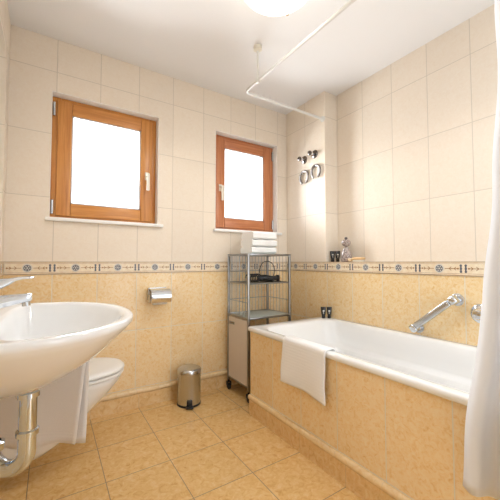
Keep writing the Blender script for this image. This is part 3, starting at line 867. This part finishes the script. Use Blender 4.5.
# ------------------------------------------------------------------ curtain rod and curtain
RZ, RX, RY = 2.222, 1.130, 1.826
t = thing('curtain_rod', (RX, RY, RZ), 'white shower curtain rod bent round the bathtub under the ceiling', 'curtain rod')
pts = [Vector((RLOW - .002, RY, RZ)), Vector((RX + .045, RY, RZ))]
for i in range(1, 9):
    a = PI / 2 * i / 9; pts.append(Vector((RX + .045 - .045 * math.sin(a), RY - .045 + .045 * math.cos(a), RZ)))
pts += [Vector((RX, RY - .045, RZ)), Vector((RX + .014, .9, RZ)), Vector((RX + .014, FRONT + .01, RZ))]
M_rail = mat('rail_white', (.72, .70, .66), .35)
part(MB().tube(pts, .0095, 16), 'rod', M_rail, t)
part(MB().lathe([(.024, .0006), (.024, .006), (.016, .012), (.016, .022)], (RLOW, RY, RZ), (-1, 0, 0), n=24), 'wall_flange', M_rail, t)
part(MB().cyl((RX, 1.665, RZ + .0105), (RX, 1.665, CEIL - .016), .0075, 16), 'ceiling_post', M_rail, t)
part(MB().lathe([(.012, -.034), (.028, -.024), (.028, -.0006)], (RX, 1.665, CEIL), n=24), 'ceiling_flange', M_ivory, t)
part(MB().obox((RX, 1.665, RZ), (1, 0, 0), (0, 1, 0), (0, 0, 1), (.030, .026, .034), .006), 'post_clamp', M_rail, t)

edge = [(.29, .497), (.55, .470), (.73, .447), (.905, .418), (1.05, .407), (1.21, .390), (1.42, .374), (1.7, .364), (2.19, .36)]
def lead(z):
    for (a, ya), (b, yb) in zip(edge, edge[1:]):
        if z <= b:
            f = (z - a) / (b - a); f = f * f * (3 - 2 * f) if False else f
            return ya + (yb - ya) * f
    return edge[-1][1]
t = thing('shower_curtain', (RX - .03, .15, 1.2), 'white cloth shower curtain drawn back at right, hanging outside the bathtub', 'shower curtain')
NF = 6.5
def cf(u, v):
    z = .312 + (2.190 - .312) * v
    y0 = lead(z) + .004 * math.sin(z * 15); y1 = -.25
    flare = (1 - v) ** 1.5
    ph = u * NF * 2 * PI
    y = y0 + (y1 - y0) * u + .012 * math.sin(ph * 2) * (1 - .5 * flare) * min(1, u * 8)
    ampl = (.022 + .012 * flare) * min(1, .15 + u * 9)
    lead_in = min(1, u * 12)
    x = RX - .012 - .022 * flare * lead_in - ampl * math.sin(ph + .5 * math.sin(3 * v))
    x = min(x, TX0 - .014 + max(0, (z - .62)) * .5)
    zz = z + (.008 * math.sin(ph * .5)) * (1 - v) ** 4
    return Vector((x, y, zz))
part(MB().grid(cf, 170, 60), 'curtain_cloth', M_curt, t, solid=.0012, smooth=80)
mb = MB()
for i in range(9):
    y = .36 - i * .075
    o_ = MB().tube([(RX + .0215 * math.cos(2 * PI * j / 24), y + .003 * math.sin(2 * PI * j / 24), RZ - .008 + .024 * math.sin(2 * PI * j / 24)) for j in range(24)], .0022, 8, closed=True)
    part(o_, 'curtain_ring', M_white, t)

# ------------------------------------------------------------------ ceiling lamp
LX, LY, LR = .930, 1.195, .195
t = thing('ceiling_lamp', (LX, LY, CEIL), 'round white glass ceiling lamp, lit', 'ceiling lamp')
part(MB().lathe([(.15, -.022), (.16, -.020), (.16, -.0006)], (LX, LY, CEIL), n=40), 'base_plate', M_white, t)
M_lamp = mat('lit_opal_glass', (.95, .92, .85), .3)
bn = M_lamp.node_tree.nodes['Principled BSDF']
bn.inputs['Emission Color'].default_value = (1., .90, .74, 1); bn.inputs['Emission Strength'].default_value = 0.75
prof = [(.05, -.112)] + [(LR * math.sin(a), -.022 - .092 * math.cos(a)) for a in [PI / 2 * i / 12 for i in range(3, 13)]] + [(LR - .004, -.018)]
prof = [(.004, -.1145)] + prof
part(MB().lathe(prof, (LX, LY, CEIL), n=48), 'glass_shade', M_lamp, t, smooth=60)
for ang in (36, 156, 276):
    a = math.radians(ang); dd = Vector((math.cos(a), math.sin(a), 0)); c = Vector((LX, LY, CEIL - .030)) + dd * (LR + .004)
    part(MB().obox(c, dd, (-dd.y, dd.x, 0), (0, 0, 1), (.018, .016, .030), .003), 'shade_clip', mat('brass_clip', (.45, .30, .14), .35, 1.), t)

# ------------------------------------------------------------------ light, world, camera
w = bpy.data.worlds.new('daylight'); S.world = w; w.use_nodes = True
bg = w.node_tree.nodes['Background']
nt = w.node_tree; tcw = nt.nodes.new('ShaderNodeTexCoord'); spw = nt.nodes.new('ShaderNodeSeparateXYZ'); rw = nt.nodes.new('ShaderNodeValToRGB')
mr = nt.nodes.new('ShaderNodeMapRange'); mr.inputs[1].default_value = -.25; mr.inputs[2].default_value = .05      # overcast sky above pale ground
nt.links.new(tcw.outputs['Generated'], spw.inputs[0]); nt.links.new(spw.outputs[2], mr.inputs[0]); nt.links.new(mr.outputs[0], rw.inputs[0])
rw.color_ramp.elements[0].color = (.46, .47, .48, 1); rw.color_ramp.elements[1].color = (.83, .915, 1, 1)
nt.links.new(rw.outputs[0], bg.inputs[0])
bg.inputs[1].default_value = 1.95
# the lamp's own downward light
ls = bpy.data.lights.new('ceiling_lamp_light', 'SPOT'); ls.energy = 11; ls.spot_size = math.radians(168); ls.spot_blend = .6; ls.shadow_soft_size = .09; ls.color = (1, .96, .90)
lo = bpy.data.objects.new('ceiling_lamp_light', ls); COL.objects.link(lo); lo.location = (LX, LY, CEIL - .22)
# overcast sky just outside each window
for W_, nm in ((W1, 'sky_light'), (W2, 'sky_light')):
    la = bpy.data.lights.new(nm, 'AREA'); la.shape = 'RECTANGLE'; la.size = 1.0; la.size_y = 1.15; la.energy = 34; la.color = (.90, .955, 1)
    lo = bpy.data.objects.new(nm, la); COL.objects.link(lo); lo.location = ((W_[0] + W_[1]) / 2, BACK + .32, (W_[2] + W_[3]) / 2 + .02); lo.rotation_euler = (-PI / 2, 0, 0)

cam = bpy.data.cameras.new('camera'); co = bpy.data.objects.new('camera', cam); COL.objects.link(co)
co.location = (0, 0, CAMZ)
yaw, pitch = math.radians(32.7), math.radians(2.3)
co.rotation_euler = (PI / 2 + pitch, 0, -yaw)
cam.sensor_width = 36; cam.lens = 311 / 500 * 36; cam.clip_start = .01
S.camera = co
S.view_settings.view_transform = 'Standard'; S.view_settings.look = 'None'
S.view_settings.exposure = 1.04; S.view_settings.gamma = 1
S.view_settings.use_curve_mapping = False
